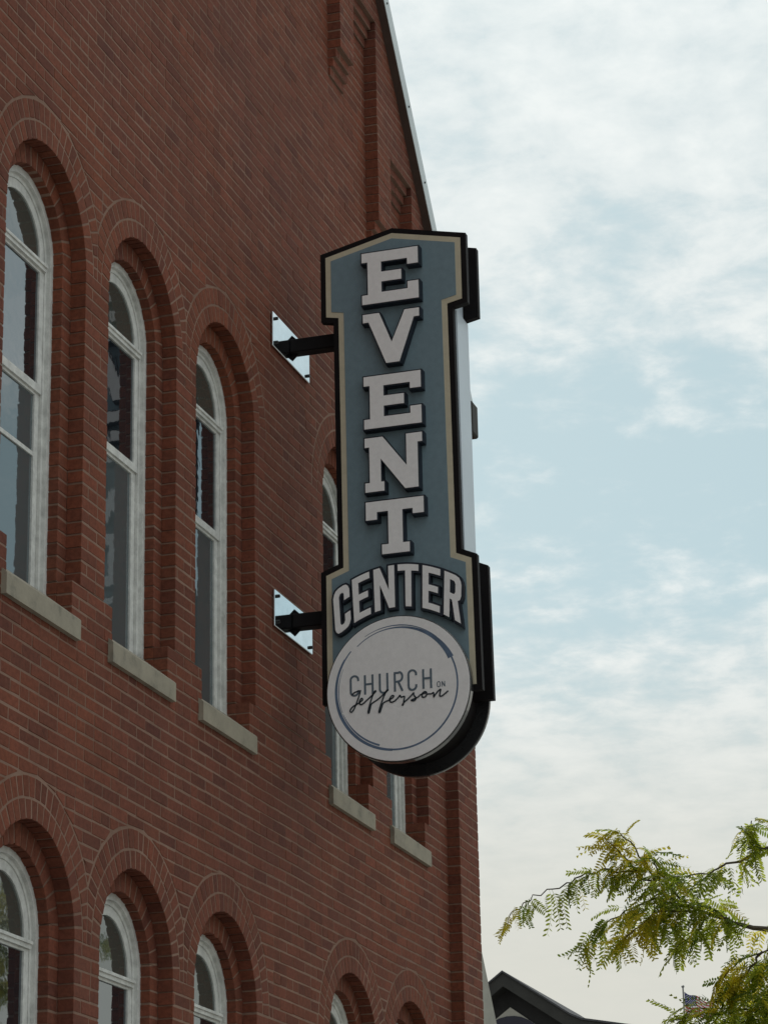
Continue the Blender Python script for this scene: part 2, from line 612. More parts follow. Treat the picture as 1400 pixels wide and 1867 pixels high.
def sub_intervals(x0, x1, cuts):
    iv = [(x0, x1)]
    for a, b in cuts:
        nv = []
        for p, q in iv:
            if b <= p or a >= q:
                nv.append((p, q)); continue
            if a > p:
                nv.append((p, a))
            if b < q:
                nv.append((b, q))
        iv = nv
    return iv


# mortar bed: strips one course (or one arch step) high, with the openings left out
def mortar_layer(mb, inset, y0, y1, hw_rect, rad, zlo, zhi, x0, x1, gable=True, openings=OPEN):
    zs = set()
    k = math.floor((zlo - Z0) / CH)
    while Z0 + k * CH < zhi:
        zs.add(round(Z0 + k * CH, 5)); k += 1
    for c, zb, sp in openings:
        for a in range(0, 91, 5):
            zs.add(round(sp + rad * math.sin(R(a)), 5))
        zs.add(round(zb + .105, 5)); zs.add(round(Z0 + round((zb + .105 + 3 * CH - Z0) / CH) * CH - .004, 5)); zs.add(round(zb + .02, 5))
    zs = sorted(z for z in zs if zlo <= z <= zhi)
    for za, zb_ in zip(zs, zs[1:]):
        if zb_ - za < 1e-4:
            continue
        e = 1e-5
        tr = [((x0, x0), (x1, x1))]
        for o in openings:
            c, zb, sp = o
            def hw(z):
                if z < zb + .02 or z >= sp + rad:
                    return -1
                if z > sp:
                    return math.sqrt(max(0, rad * rad - (z - sp) ** 2))
                return hw_rect(z, o)
            h0, h1 = hw(za + e), hw(zb_ - e)
            if h0 <= 0 and h1 <= 0:
                continue
            h0, h1 = max(h0, 0), max(h1, 0)
            nt = []
            for (a0, a1), (b0, b1) in tr:
                if c + max(h0, h1) <= a0 or c - max(h0, h1) >= b0:
                    nt.append(((a0, a1), (b0, b1)))
                else:
                    nt.append(((a0, a1), (c - h0, c - h1)))
                    nt.append(((c + h0, c + h1), (b0, b1)))
            tr = nt
        for (a0, a1), (b0, b1) in tr:
            if b0 - a0 < .002 and b1 - a1 < .002:
                continue
            poly = [(a0, za), (b0, za), (b1, zb_), (a1, zb_)]
            if gable:
                for s in (1, -1):
                    t = 11.30 + RK * (16.62 - AX)
                    poly = clip(poly, RK * s, 1, t + RK * s * AX)
            poly = tidy(poly)
            if len(poly) >= 3 and area(poly) > 1e-5:
                mb.prism_y(poly, y0, y1)


mortar_layer(wall_mortar, 0, .0020, D1 + .003, lambda z, o: open_hw(z, o) + .0105 if open_hw(z, o) else -1, RO + .0105, 0.13, 16.2, XL - .3, XR + .3)
inner_open = OPEN
for o in OPEN:        # the set-back ring behind each opening
    c, zb, sp = o
    mortar_layer(wall_mortar, 0, D1 + .0035, D2 + .06, lambda z, o: RI + .0105, RI + .0105, zb + .02, sp + .66, c - .612, c + .612, False, [o])
front = wall_mortar.build('front_wall', MT['mortar'], bld, kind=None)

# every brick as a convex (x, z) polygon with its front and back depth
BR = []               # (poly, y_front, y_back, is_arch, regular)


def in_frame(cx, cy, cz, margin=120):
    p = project((cx, cy, cz))
    return p is not None and -margin < p[0] < 1400 + margin and -margin < p[1] < 1867 + margin


def lay(z, intervals, yf, yb, k, arches=(), clipg=True, joint=.0045, header=None):
    z1 = z + CH
    hd = (k % 6 == 3) if header is None else header
    L = .1065 if hd else .2130
    off = (k % 2) * (L / 2) + (.053 if hd else 0) + ((k * 7919) % 13) * .0016
    for a, b in intervals:
        if b - a < .03:
            continue
        js = []
        i = math.ceil((a - off) / L)
        while off + i * L < b:
            x = off + i * L + rnd.uniform(-.006, .006)
            if x > a + .035 and x < b - .035:
                js.append(x)
            i += 1
        js = [a] + js + [b]
        for p, q in zip(js, js[1:]):
            cxx = (p + q) / 2
            pe, qe = (p - .0016 if p > a else p), (q + .0016 if q < b else q)
            poly = [(pe, z), (qe, z), (qe, z1), (pe, z1)]
            reg = abs((q - p) - L) < .013
            dead = False
            for c, sp in arches:
                if abs(cxx - c) > .85 or z1 < sp + 1e-3 or z > sp + .72:
                    continue
                d = Vector((cxx - c, z + CH / 2 - sp))
                far = max(math.hypot(x - c, zq - sp) for x, zq in poly)
                near = min(math.hypot(x - c, zq - sp) for x, zq in poly)
                if far < RO + .21:
                    dead = True; break
                if near < RO + .214 or d.length < RO + .33:
                    d.normalize()
                    m2 = d.x * c + d.y * sp + RO + .213
                    q2 = clip(poly, -d.x, -d.y, -m2)
                    if len(q2) < 3:
                        dead = True; break
                    if q2 != poly:
                        reg = False
                    poly = q2
            if dead:
                continue
            if clipg and z1 > 8.5:
                for s in (1, -1):
                    t = 11.29 + RK * (16.62 - AX)
                    q2 = clip(poly, RK * s, 1, t + RK * s * AX)
                    if len(q2) != len(poly) or q2 != poly:
                        reg = False
                    poly = q2
                    if len(poly) < 3:
                        break
            poly = tidy(poly)
            if len(poly) < 3 or area(poly) < 3e-4:
                continue
            BR.append((poly, yf, yb, False, reg and not hd and not abs((q - p) - .213) > .013))


# proud piers, slots and rake band
PIER_X = [(15.68, 15.985, 10.59), (16.475, 16.78, 9.65), (17.27, 17.575, 8.70), (18.07, 18.565, 0.13)]
PIER_X += [(14.885, 15.19, 11.54), (14.09, 14.395, 12.49), (13.295, 13.60, 13.44)]
SLOT = [(15.985, 16.475, 11.21), (16.78, 17.27, 10.26), (17.575, 18.07, 9.31), (15.19, 15.68, 12.16), (14.395, 14.885, 13.11), (13.60, 14.09, 14.06), (AX, 13.295, 15.0)]
mirror = lambda L: [(2 * AX - b, 2 * AX - a, z) for a, b, z in L]
ZONES = PIER_X + SLOT + mirror(PIER_X) + mirror(SLOT)
snap = lambda z: Z0 + round((z - Z0) / CH) * CH
ZONES = [(a, b, snap(z)) for a, b, z in ZONES]


def proud_at(z, shift=0):
    iv = sorted((a, b) for a, b, zz in ZONES if z >= zz - 1e-6)
    out = []
    for a, b in iv:
        if out and abs(out[-1][1] - a) < 1e-4:
            out[-1] = (out[-1][0], b)
        else:
            out.append((a, b))
    return out


k0 = math.floor((0.13 - Z0) / CH)
k = k0
while Z0 + k * CH < 16.4:
    z = Z0 + k * CH
    zm = z + CH / 2
    cuts = []
    for o in OPEN:
        h = open_hw(zm, o)
        if h:
            cuts.append((o[0] - h, o[0] + h))
    pr = [(a + .02, b - .02) for a, b in proud_at(z)]
    iv = sub_intervals(XL, XR, cuts + pr)
    lay(z, iv, 0.0, D1, k, [(o[0], o[2]) for o in OPEN])
    lay(z, proud_at(z), -PROUD, .0, k + 1)
    # corbelled courses: under each hanging pier and in the head of each slot
    for a, b, zz in ZONES:
        if zz < 1:
            continue
        for s, dp in ((1, .058), (2, .034), (3, .014)):
            if abs(z - (zz - s * CH)) < 1e-3 and z < rake((a + b) / 2, 11.2):
                lay(z, [(a + .001, b - .001)], -dp, .0, k + 1)
    k += 1

# jambs of the set-back ring
for c, zb, sp in OPEN:
    z = Z0 + math.floor((zb - Z0) / CH) * CH
    k = 0
    while z < sp - 1e-4:
        for s in (-1, 1):
            a, b = sorted((c + s * RI, c + s * (.475 if k % 2 else .52)))
            BR.append(([(a, z), (b, z), (b, z + CH), (a, z + CH)], D1 + .001, D2 + .05, False, False))
        z += CH; k += 1

# arch rings
def ring(c, sp, r0, r1, n, yf, yb, mids, vis=True):
    for i in range(n):
        t0, t1 = math.pi * i / n, math.pi * (i + 1) / n
        poly = [(c + r0 * math.cos(t0), sp + r0 * math.sin(t0)), (c + r1 * math.cos(t0), sp + r1 * math.sin(t0)),
                (c + r1 * math.cos(t1), sp + r1 * math.sin(t1)), (c + r0 * math.cos(t1), sp + r0 * math.sin(t1))]
        for m, s in mids:
            poly = clip(poly, s, 0, s * m)
        poly = tidy(poly)
        if len(poly) >= 3 and area(poly) > 2e-4:
            BR.append((poly, yf, yb, vis, False))


for c, zb, sp in OPEN:
    mids = []
    for c2 in CXS:
        if c2 != c and abs(c2 - c) < 1.3:
            mids.append(((c + c2) / 2, 1 if c2 > c else -1))
    ring(c, sp, RO, RO + .105, 25, 0.0, D1, mids)
    ring(c, sp, RO + .105, RO + .21, 30, -.0003, .06, mids)
    ring(c, sp, RI, RI + .155, 19, D1 + .001, D2 + .05, mids, False)


def sag(x, z):
    return .0026 * math.sin(x * 1.9 + z * 2.3) + .0018 * math.sin(x * 4.7 - z * 1.1)


def brick_prism(mb, poly, yf, yb, tone, ch=.0022, jit=True, warp=False):
    p = offset(poly, -.0052 + (rnd.uniform(-.0016, .0014) if jit else 0))
    if area(p) < 5e-5:
        return
    inner = offset(p, -ch)
    if area(inner) < 2e-5:
        return
    n = len(p)
    dy = max(-.0015, min(.0009, rnd.gauss(0, .0007))) if jit else 0
    tx, tz = (rnd.gauss(0, .003), rnd.gauss(0, .006)) if jit else (0, 0)
    mx, mz = sum(q[0] for q in p) / n, sum(q[1] for q in p) / n
    fy = lambda q: yf + dy + tx * (q[0] - mx) + tz * (q[1] - mz)
    if jit and warp:
        wv = [(rnd.gauss(0, .0009), rnd.gauss(0, .0011)) for _ in range(n)]
        p = [(q[0] + w[0], q[1] + w[1] + sag(q[0], q[1])) for q, w in zip(p, wv)]
        inner = [(q[0] + w[0], q[1] + w[1] + sag(q[0], q[1])) for q, w in zip(inner, wv)]
    vs = [(q[0], fy(q), q[1]) for q in inner] + [(q[0], fy(q) + ch, q[1]) for q in p] + [(q[0], yb, q[1]) for q in p]
    fs = [tuple(range(n))]
    for i in range(n):
        j = (i + 1) % n
        fs.append((i, i + n, j + n, j))
        fs.append((i + n, i + 2 * n, j + 2 * n, j + n))
    mb.add(vs, fs, 0, tone)


def px_area(poly, y):
    pts = [project((x, y, z)) for x, z in poly]
    if any(p is None for p in pts):
        return 0
    mx = sum(p[0] for p in pts) / len(pts); my = sum(p[1] for p in pts) / len(pts)
    if not (5 < mx < 1395 and 5 < my < 1862):
        return 0
    if 585 < mx < 905 and 430 < my < 1400:      # behind the hanging sign
        return 0
    return abs(area(pts))


scored = [(px_area(b[0], b[1]), i) for i, b in enumerate(BR)]
regular = sorted((s for s in scored if BR[s[1]][4] and BR[s[1]][1] == 0.0), reverse=True)[:300]
arches = sorted((s for s in scored if BR[s[1]][3] and s[0] > 0), reverse=True)[:300]
single = {i for s, i in regular if s > 0}
single_arch = {i for s, i in arches}
field, arch_field = MB(), MB()
variants = []
for q in range(6):
    m = MB()
    brick_prism(m, [(-.1065, -CH / 2), (.1065, -CH / 2), (.1065, CH / 2), (-.1065, CH / 2)], 0, D1, 0.0)
    variants.append(m.mesh('brick', MT['brick']))
for i, (poly, yf, yb, isarch, reg) in enumerate(BR):
    if i in single:
        mx = sum(q[0] for q in poly) / len(poly); mz = sum(q[1] for q in poly) / len(poly)
        w = max(q[0] for q in poly) - min(q[0] for q in poly)
        o = link('brick', rnd.choice(variants), front, (mx, yf, mz + sag(mx, mz)))
        o.scale = (w / .2130, 1, 1)
    elif i in single_arch:
        m = MB()
        brick_prism(m, poly, yf, yb, rnd.random())
        mx = sum(q[0] for q in poly) / len(poly); mz = sum(q[1] for q in poly) / len(poly)
        m.build('arch_brick', MT['brick'], front, (mx, yf, mz))
    else:
        brick_prism(arch_field if isarch else field, poly, yf, yb, rnd.uniform(.001, .999), warp=not isarch)
field.build('brickwork', MT['brick'], front, kind='stuff')
arch_field.build('arch_brickwork', MT['brick'], front, kind='stuff')

# mortar behind the proud band
pm = MB()
k = k0
while Z0 + k * CH < 16.4:
    z = Z0 + k * CH
    def strip(a, b, d):
        poly = [(a + .0105, z), (b - .0105, z), (b - .0105, z + CH), (a + .0105, z + CH)]
        for s in (1, -1):
            poly = clip(poly, RK * s, 1, 11.29 + RK * (16.62 - AX) + RK * s * AX)
        poly = tidy(poly)
        if len(poly) >= 3 and area(poly) > 1e-5:
            pm.prism_y(poly, -d + .0018, .0008)
    for a, b in proud_at(z):
        strip(a, b, PROUD)
    for a, b, zz in ZONES:
        for s, dp in ((1, .058), (2, .034), (3, .014)):
            if zz > 1 and abs(z - (zz - s * CH)) < 1e-3 and z < rake((a + b) / 2, 11.2):
                strip(a + .001, b - .001, dp)
    k += 1
pm.build('gable_band', MT['mortar'], bld)

# sills
for c, zb, sp in OPEN:
    s = MB()
    w = .42
    prof = [(-.028, zb), (D2 + .03, zb), (D2 + .03, zb + .232), (D2 - .002, zb + .228), (-.022, zb + .107), (-.028, zb + .100)]
    n = len(prof)
    vs = [(c - w, y, z) for y, z in prof] + [(c + w, y, z) for y, z in prof]
    fs = [tuple(range(n - 1, -1, -1)), tuple(range(n, 2 * n))] + [(i, (i + 1) % n, (i + 1) % n + n, i + n) for i in range(n)]
    s.add(vs, [f[::-1] for f in fs])
    s.build('stone_sill', MT['stone'], bld, (c, 0, zb))


# windows: frame > sashes, panes, transom bar
def arch_path(c, z0, sp, r, n=20):
    pts = [(c + r, z0)] + [(c + r * math.cos(math.pi * i / n), sp + r * math.sin(math.pi * i / n)) for i in range(n + 1)] + [(c - r, z0)]
    return pts


def arch_band(mb, c, z0, sp, r0, r1, yf, yb, n=20):
    """band between two arched outlines: front face, inner and outer returns"""
    A, B = arch_path(c, z0, sp, r0, n), arch_path(c, z0, sp, r1, n)
    m = len(A)
    vs = [(x, yf, z) for x, z in A] + [(x, yf, z) for x, z in B] + [(x, yb, z) for x, z in A] + [(x, yb, z) for x, z in B]
    fs = []
    for i in range(m - 1):
        fs.append((i, i + m, i + 1 + m, i + 1))
        fs.append((i, i + 1, i + 1 + 2 * m, i + 2 * m))
        fs.append((i + m, i + 3 * m, i + 1 + 3 * m, i + 1 + m))
    mb.add(vs, fs)


for c, zb, sp in OPEN:
    zs = zb + .215
    f = MB()
    arch_band(f, c, zs, sp, .309, RI + .012, D2 + .020, D2 + .06)
    arch_band(f, c, zs, sp, .332, RI + .011, D2 + .001, D2 + .022)       # brick mould
    win = f.build('window', MT['paint'], bld, (c, D2, zb))
    meet = sp - .715 if sp > 5 else sp - .80
    sa = MB()
    arch_band(sa, c, sp - .02, sp, .258, .308, D2 + .026, D2 + .06)
    sa.build('fanlight_sash', MT['paint'], win)
    tb = MB()
    tb.box(c - .308, c + .308, D2 + .010, D2 + .06, sp - .060, sp - .023)
    tb.box(c - .308, c + .308, D2 + .001, D2 + .0095, sp - .039, sp - .024)
    tb.build('transom_bar', MT['paint'], win)
    for lo, hi, dy in ((meet, sp - .061, 0.0), (zs, meet - .001, .012)):
        s2 = MB()
        y0, y1 = D2 + .024 + dy, D2 + .062
        w = .307
        bw = .050
        s2.box(c - w, c - w + bw, y0, y1, lo, hi); s2.box(c + w - bw, c + w, y0, y1, lo, hi)
        up = dy == 0
        if up:
            s2.box(c - w + bw, c + w - bw, y0, y1, lo, lo + .042)
        s2.box(c - w + bw, c + w - bw, y0, y1, hi - .014, hi)
        s2.build('sash', MT['paint'], win)
        p2 = MB()
        p2.box(c - w + bw, c + w - bw, y0 + .010, y0 + .016, lo + (.042 if up else 0), hi - .014)
        p2.build('pane', MT['glass'] if dy == 0 else MT['screen'], win)
    p3 = MB()
    P = arch_path(c, sp - .023, sp, .258)
    p3.prism_y(P, D2 + .034, D2 + .040)
    p3.build('pane', MT['fan_glass'], win)
    if c == CXS[0] and sp > 5:
        sb = MB()
        sb.box(c - .256, c + .256, D2 + .0375, D2 + .0455, 6.275, 6.297)
        sb.build('screen_rail', MT['paint'], win)

# rake coping, eave return, roof, side walls
rk = MB()
xe = 18.62
for s in (1, -1):
    def P2(x, t):
        return (AX + s * (x - AX), rake(x, t))
    prof = [P2(AX, 11.44), P2(xe, 11.44), P2(xe, 11.245), P2(AX, 11.245)]
    if s > 0:
        prof = prof[::-1]
    rk.prism_y(prof, -.15, -.0, 0)
rk.build('rake_coping', [MT['coping'], MT['soffit']], bld)
for x in (16.58, 17.06, 17.42, 17.9):
    q = MB()
    q.tube([(x, -.1505, rake(x) - .10), (x, -.157, rake(x) - .10)], [.008, .007], 6)
    q.build('fastener', MT['bolt'], bld)
sf = MB()
for s in (1, -1):
    pr = [(AX, rake(AX, 11.2425)), (AX + s * (xe - AX), rake(xe, 11.2425)), (AX + s * (xe - AX), rake(xe, 11.232)), (AX, rake(AX, 11.232))]
    sf.prism_y(pr if s < 0 else pr[::-1], -.147, -.03)
sf.build('rake_soffit', MT['soffit'], bld)
ev = MB()
ev.bevel_box(18.50, 18.665, -.160, .5, 8.80, 9.06, .012)
ev.build('eave_end', MT['barge'], bld)
rf = MB()
for s in (1, -1):
    pr = [(AX, rake(AX, 11.436)), (AX + s * (xe + .02 - AX), rake(xe + .02, 11.436)), (AX + s * (xe + .02 - AX), rake(xe + .02, 11.30)), (AX, rake(AX, 11.30))]
    rf.prism_y(pr if s < 0 else pr[::-1], .004, 22)
rf.build('roof', MT['roof'], bld)
for s in (1, -1):
    sw = MB()
    xa, xb = sorted((AX + s * (18.10 - AX), AX + s * (18.555 - AX)))
    sw.box(xa, xb, .005, 21.5, 0, 8.95)
    sw.build('side_wall', MT['far_brick'], bld)
core = MB()
core.box(XL + .01, XR - .01, .55, 21.4, 0, 8.9)
core.prism_y([(XL + .01, 8.9), (XR - .01, 8.9), (AX, rake(AX, 11.0))], .55, 21.4)
core.build('inner_core', MT['soffit'], bld)

# ------------------------------------------------------------------ side wing with the sloped grey gable
an = thing('side_wing', 'pale grey stuccoed wing with steep sloping edge just beyond the brick corner', 'building', (19.2, 2, 0))
a = MB()
a.prism_y([(18.57, 0), (21.6, 0), (21.6, 1.85), (18.57, 5.96)], .10, 9)
a.build('gable_wall', MT['stucco'], an)
a = MB()
dx, dz = 3.03, -4.11
a.prism_y([(18.572, 5.962), (21.6, 1.853), (21.606, 1.862), (18.578, 5.970)], .10, 9.05)
a.build('roof', MT['stucco'], an)

# ------------------------------------------------------------------ hanging sign
SX = 14.73
sign = thing('hanging_sign', 'tall blue projecting sign reading EVENT CENTER, fixed to the brick wall by two arms', 'sign', (14.85, 0, 7.2))
CU = .712
outline = [(CU - .485, 5.765), (CU + .485, 5.765), (CU + .477, 6.585), (CU + .385, 6.625), (CU + .375, 8.163), (CU + .468, 8.183),
           (CU + .468, 8.640), (CU - .0, 8.744), (CU - .464, 8.634), (CU - .464, 8.183), (CU - .385, 8.168), (CU - .377, 6.615), (CU - .485, 6.575)]


def prism_mb(poly, x0, x1):
    """concave-safe prism along X, poly CCW in (u, z)"""
    m = MB()
    from mathutils.geometry import tessellate_polygon
    n = len(poly)
    tris = tessellate_polygon([[Vector((p[0], p[1], 0)) for p in poly]])
    vs = [(x0, -u, z) for u, z in poly] + [(x1, -u, z) for u, z in poly]
    fs = []
    for t in tris:
        a, b, c = [poly[i] for i in t]
        ar = (b[0] - a[0]) * (c[1] - a[1]) - (c[0] - a[0]) * (b[1] - a[1])
        t = tuple(t) if ar > 0 else tuple(t[::-1])
        fs.append(t)
        fs.append(tuple(i + n for i in t[::-1]))
    fs += [(i, i + n, (i + 1) % n + n, (i + 1) % n) for i in range(n)]
    m.add(vs, fs)
    return m


prism_mb(outline, SX, SX + .045).build('face_frame', MT['black'], sign)
prism_mb(offset(outline, -.034), SX - .003, SX + .002).build('cream_border', MT['cream'], sign)
prism_mb(offset(outline, -.069), SX - .006, SX + .001).build('blue_panel', MT['blue'], sign)
prism_mb(outline, SX + .240, SX + .285).build('rear_frame', MT['black'], sign)
prism_mb(offset(outline, -.034), SX + .283, SX + .288).build('rear_panel', MT['blue'], sign)
mid = MB(); mid.bevel_box(SX + .0455, SX + .2395, -(CU + .372), -(CU - .368), 5.95, 8.56, .004)
mid.prism_x([(CU + .3722, 6.60), (CU + .392, 6.60), (CU + .386, 8.16), (CU + .3722, 8.16)], SX + .048, SX + .293)
mid.build('cabinet', MT['aluminium'], sign)

# slab-serif letters
GL = {
    'E': [(0, 1), (0, .82), (.105, .82), (.105, .18), (0, .18), (0, 0), (1, 0), (1, .34), (.81, .34), (.81, .205), (.345, .205), (.345, .41),
          (.70, .41), (.70, .60), (.345, .60), (.345, .80), (.81, .80), (.81, .68), (1, .68), (1, 1)],
    'V': [(0, 1), (0, .84), (.10, .84), (.40, 0), (.635, 0), (.905, .84), (1, .84), (1, 1), (.745, 1), (.505, .40), (.29, 1)],
    'N': [(0, 1), (0, .83), (.08, .83), (.08, .17), (0, .17), (0, 0), (.33, 0), (.33, .17), (.275, .17), (.275, .60), (.69, 0), (.92, 0), (.92, .83),
          (1, .83), (1, 1), (.725, 1), (.725, .42), (.315, 1)],
    'T': [(0, 1), (0, .66), (.19, .66), (.19, .80), (.385, .80), (.385, .18), (.27, .18), (.27, 0), (.745, 0), (.745, .18), (.63, .18), (.63, .80),
          (.81, .80), (.81, .70), (1, .70), (1, 1)],
}
for ch, (u0, u1, z0, z1) in zip('EVENT', ((.513, .873, 8.260, 8.600), (.515, .872, 7.860, 8.193), (.512, .872, 7.448, 7.785), (.512, .871, 7.045, 7.388), (.512, .871, 6.648, 6.982))):
    poly = [(u0 + (u1 - u0) * x, z0 + (z1 - z0) * y) for x, y in GL[ch]]
    poly = [(u + .0222 + (u - .69) * -.005, z - .0285 - (z - 7.6) * .0048) for u, z in poly]
    body = prism_mb(offset(poly, .0085), SX - .066, SX - .0055)
    L = body.build('letter', MT['navy'], sign, (SX, -(u0 + u1) / 2, z0))
    prism_mb(poly, SX - .070, SX - .0662).build('letter_face', MT['white'], L)

# condensed letters bent over the disc
SG = {
    'C': [(1, .66), (1, .85), (.93, .93), (.82, .98), (.65, 1), (.35, 1), (.18, .98), (.07, .93), (0, .85), (0, .15), (.07, .07), (.18, .02), (.35, 0), (.65, 0), (.82, .02), (.93, .07), (1, .15), (1, .34), (.66, .34),
          (.66, .20), (.58, .145), (.42, .145), (.34, .20), (.34, .80), (.42, .855), (.58, .855), (.66, .80), (.66, .66)],
    'E': [(0, 0), (1, 0), (1, .15), (.34, .15), (.34, .43), (.88, .43), (.88, .575), (.34, .575), (.34, .85), (1, .85), (1, 1), (0, 1)],
    'N': [(0, 0), (.28, 0), (.28, .60), (.71, 0), (1, 0), (1, 1), (.72, 1), (.72, .42), (.30, 1), (0, 1)],
    'T': [(.36, 0), (.65, 0), (.65, .85), (1, .85), (1, 1), (0, 1), (0, .85), (.36, .85)],
    'R': [(0, 0), (.33, 0), (.33, .42), (.47, .42), (.68, 0), (1.03, 0), (.80, .45), (.93, .50), (1, .60), (1, .84), (.95, .92), (.85, .98), (.66, 1), (0, 1)],
}
RH = [(.33, .56), (.58, .56), (.66, .62), (.66, .80), (.58, .86), (.33, .86)]


def densify(poly, d=.05):
    out = []
    for i, p in enumerate(poly):
        q = poly[(i + 1) % len(poly)]
        n = max(1, int(math.hypot(q[0] - p[0], q[1] - p[1]) / .12))
        out += [(p[0] + (q[0] - p[0]) * k / n, p[1] + (q[1] - p[1]) * k / n) for k in range(n)]
    return out


def bend(poly, u0, u1):
    out = []
    for x, y in densify(poly):
        u = u0 + (u1 - u0) * x
        d2 = (u - .712) ** 2
        zt, zb = 6.556 - .86 * d2, 6.298 - .95 * d2
        out.append((u + (u - .712) * .04 * (y - .5), zb + (zt - zb) * y))
    return out


def holed(poly, hole):
    """join a hole (given CCW) into the outline through a zero-width cut"""
    i, j = min(((a, b) for a in range(len(poly)) for b in range(len(hole))), key=lambda t: math.dist(poly[t[0]], hole[t[1]]))
    h = hole[::-1]
    j = len(hole) - 1 - j
    return poly[:i + 1] + h[j:] + h[:j + 1] + poly[i:]


for ch, (u0, u1) in zip('CENTER', ((.324, .421), (.441, .546), (.572, .697), (.719, .843), (.868, .973), (.998, 1.098))):
    poly = bend(SG[ch], u0, u1)
    big = offset(poly, .0125)
    L = prism_mb(big, SX - .048, SX - .0055).build('letter', MT['navy'], sign, (SX, -(u0 + u1) / 2, 6.3))
    face = poly
    if ch == 'R':
        hole = bend(RH, u0, u1)
        m = MB()
        from mathutils.geometry import tessellate_polygon
        pts = poly + hole
        tris = tessellate_polygon([[Vector((p[0], p[1], 0)) for p in poly], [Vector((p[0], p[1], 0)) for p in hole]])
        fs = []
        for t in tris:
            a, b, c = [pts[i] for i in t]
            ar = (b[0] - a[0]) * (c[1] - a[1]) - (c[0] - a[0]) * (b[1] - a[1])
            fs.append(tuple(t) if ar > 0 else tuple(t[::-1]))
        m.add([(SX - .052, -u, z) for u, z in pts], fs)
        for lst, o in ((poly, 0), (hole, len(poly))):
            pass
        nA = len(poly)
        m.add([(SX - .052, -u, z) for u, z in poly] + [(SX - .0482, -u, z) for u, z in poly], [(i, i + nA, (i + 1) % nA + nA, (i + 1) % nA) for i in range(nA)])
        nB = len(hole)
        m.add([(SX - .052, -u, z) for u, z in hole] + [(SX - .0482, -u, z) for u, z in hole], [((i + 1) % nB, (i + 1) % nB + nB, i + nB, i) for i in range(nB)])
        m.build('letter_face', MT['white'], L)
    else:
        prism_mb(face, SX - .052, SX - .0482).build('letter_face', MT['white'], L)

# round logo drum
DU, DZ, DR = .7135, 5.800, .437
circ = lambda r, n=96: [(DU + r * math.cos(2 * math.pi * i / n), DZ + r * math.sin(2 * math.pi * i / n)) for i in range(n)]
DX = SX - .075


def disc_mb(r, x0, x1, n=96, c=.004):
    m = MB()
    a, b = circ(r - c, n), circ(r, n)
    vs = [(x0, -u, z) for u, z in a] + [(x0 + c, -u, z) for u, z in b] + [(x1 - c, -u, z) for u, z in b] + [(x1, -u, z) for u, z in a]
    fs = [tuple(range(n)), tuple(range(4 * n - 1, 3 * n - 1, -1))]
    for k in range(3):
        fs += [(i + k * n, i + (k + 1) * n, (i + 1) % n + (k + 1) * n, (i + 1) % n + k * n) for i in range(n)]
    m.add(vs, fs)
    return m


drum = disc_mb(DR - .075, DX + .049, SX + .325).build('drum', MT['black'], sign, (SX, -DU, DZ))
disc_mb(DR, SX + .323, SX + .352).build('rear_disc', MT['gloss'], sign)
disc_mb(DR, DX, DX + .050).build('disc_rim', MT['gloss'], sign)
logo = disc_mb(DR - .007, DX - .004, DX + .002, c=.001).build('logo_disc', MT['disc'], sign, (DX, -DU, DZ))


class Ribbon:
    def __init__(self, x, k=1.0):
        self.mb, self.x, self.k = MB(), x, k

    def stroke(self, pts, w, smooth=False):
        if smooth:
            pts = catmull(pts)
        ws = [q * self.k for q in w] if isinstance(w, (list, tuple)) else [w * self.k] * len(pts)
        if len(ws) != len(pts):
            ws = [ws[min(int(i * len(ws) / len(pts)), len(ws) - 1)] for i in range(len(pts))]
        L, Rr = [], []
        for i, p in enumerate(pts):
            a, b = pts[max(i - 1, 0)], pts[min(i + 1, len(pts) - 1)]
            dx, dz = b[0] - a[0], b[1] - a[1]
            n = math.hypot(dx, dz) or 1
            L.append((p[0] - dz / n * ws[i] / 2, p[1] + dx / n * ws[i] / 2)); Rr.append((p[0] + dz / n * ws[i] / 2, p[1] - dx / n * ws[i] / 2))
        m = len(pts)
        self.x -= .00012
        vs = [(self.x, -u, z) for u, z in L + Rr]
        self.mb.add(vs, [(i, i + m, i + 1 + m, i + 1) for i in range(m - 1)])


def catmull(p, n=7):
    out = []
    q = [p[0]] + list(p) + [p[-1]]
    for i in range(1, len(q) - 2):
        for k in range(n):
            t = k / n
            out.append(tuple(.5 * ((2 * q[i][d]) + (q[i + 1][d] - q[i - 1][d]) * t + (2 * q[i - 1][d] - 5 * q[i][d] + 4 * q[i + 1][d] - q[i + 2][d]) * t * t
                                   + (3 * q[i][d] - q[i - 1][d] - 3 * q[i + 1][d] + q[i + 2][d]) * t ** 3) for d in (0, 1)))
    out.append(tuple(p[-1]))
    return out


FX = DX - .0042


def arc(r, t0, t1, ca=(0, 0), n=60):
    return [(DU - .008 + ca[0] + r * math.cos(R(t0 + (t1 - t0) * i / n)), DZ + .003 + ca[1] + r * math.sin(R(t0 + (t1 - t0) * i / n))) for i in range(n + 1)]


def taper(a, b, c, n=61):
    return [a + (b - a) * (i / 30) if i <= 30 else b + (c - b) * ((i - 30) / 30) for i in range(n)]


br = Ribbon(FX, 1.6)
br.stroke(arc(.366, 36, -95), taper(.006, .0065, .007))
br.stroke(arc(.367, -95, -222, (0, 0)), taper(.009, .012, .004))
br.stroke(arc(.357, 132, 24, (.004, .004)), [.003 + .019 * max(0, (i - 12) / 48) ** 1.4 for i in range(61)])
br.stroke(arc(.371, 120, 48, (0, .004)), taper(.0015, .0045, .002))
br.stroke(arc(.378, 148, 205, (.006, 0)), taper(.0015, .004, .003))
br.stroke(arc(.353, -108, -158, (.0, .004)), taper(.007, .006, .002))
br.stroke(arc(.350, 156, 200, (-.002, 0)), taper(.001, .003, .002))
br.mb.build('brush_ring', MT['print_blue'], logo)


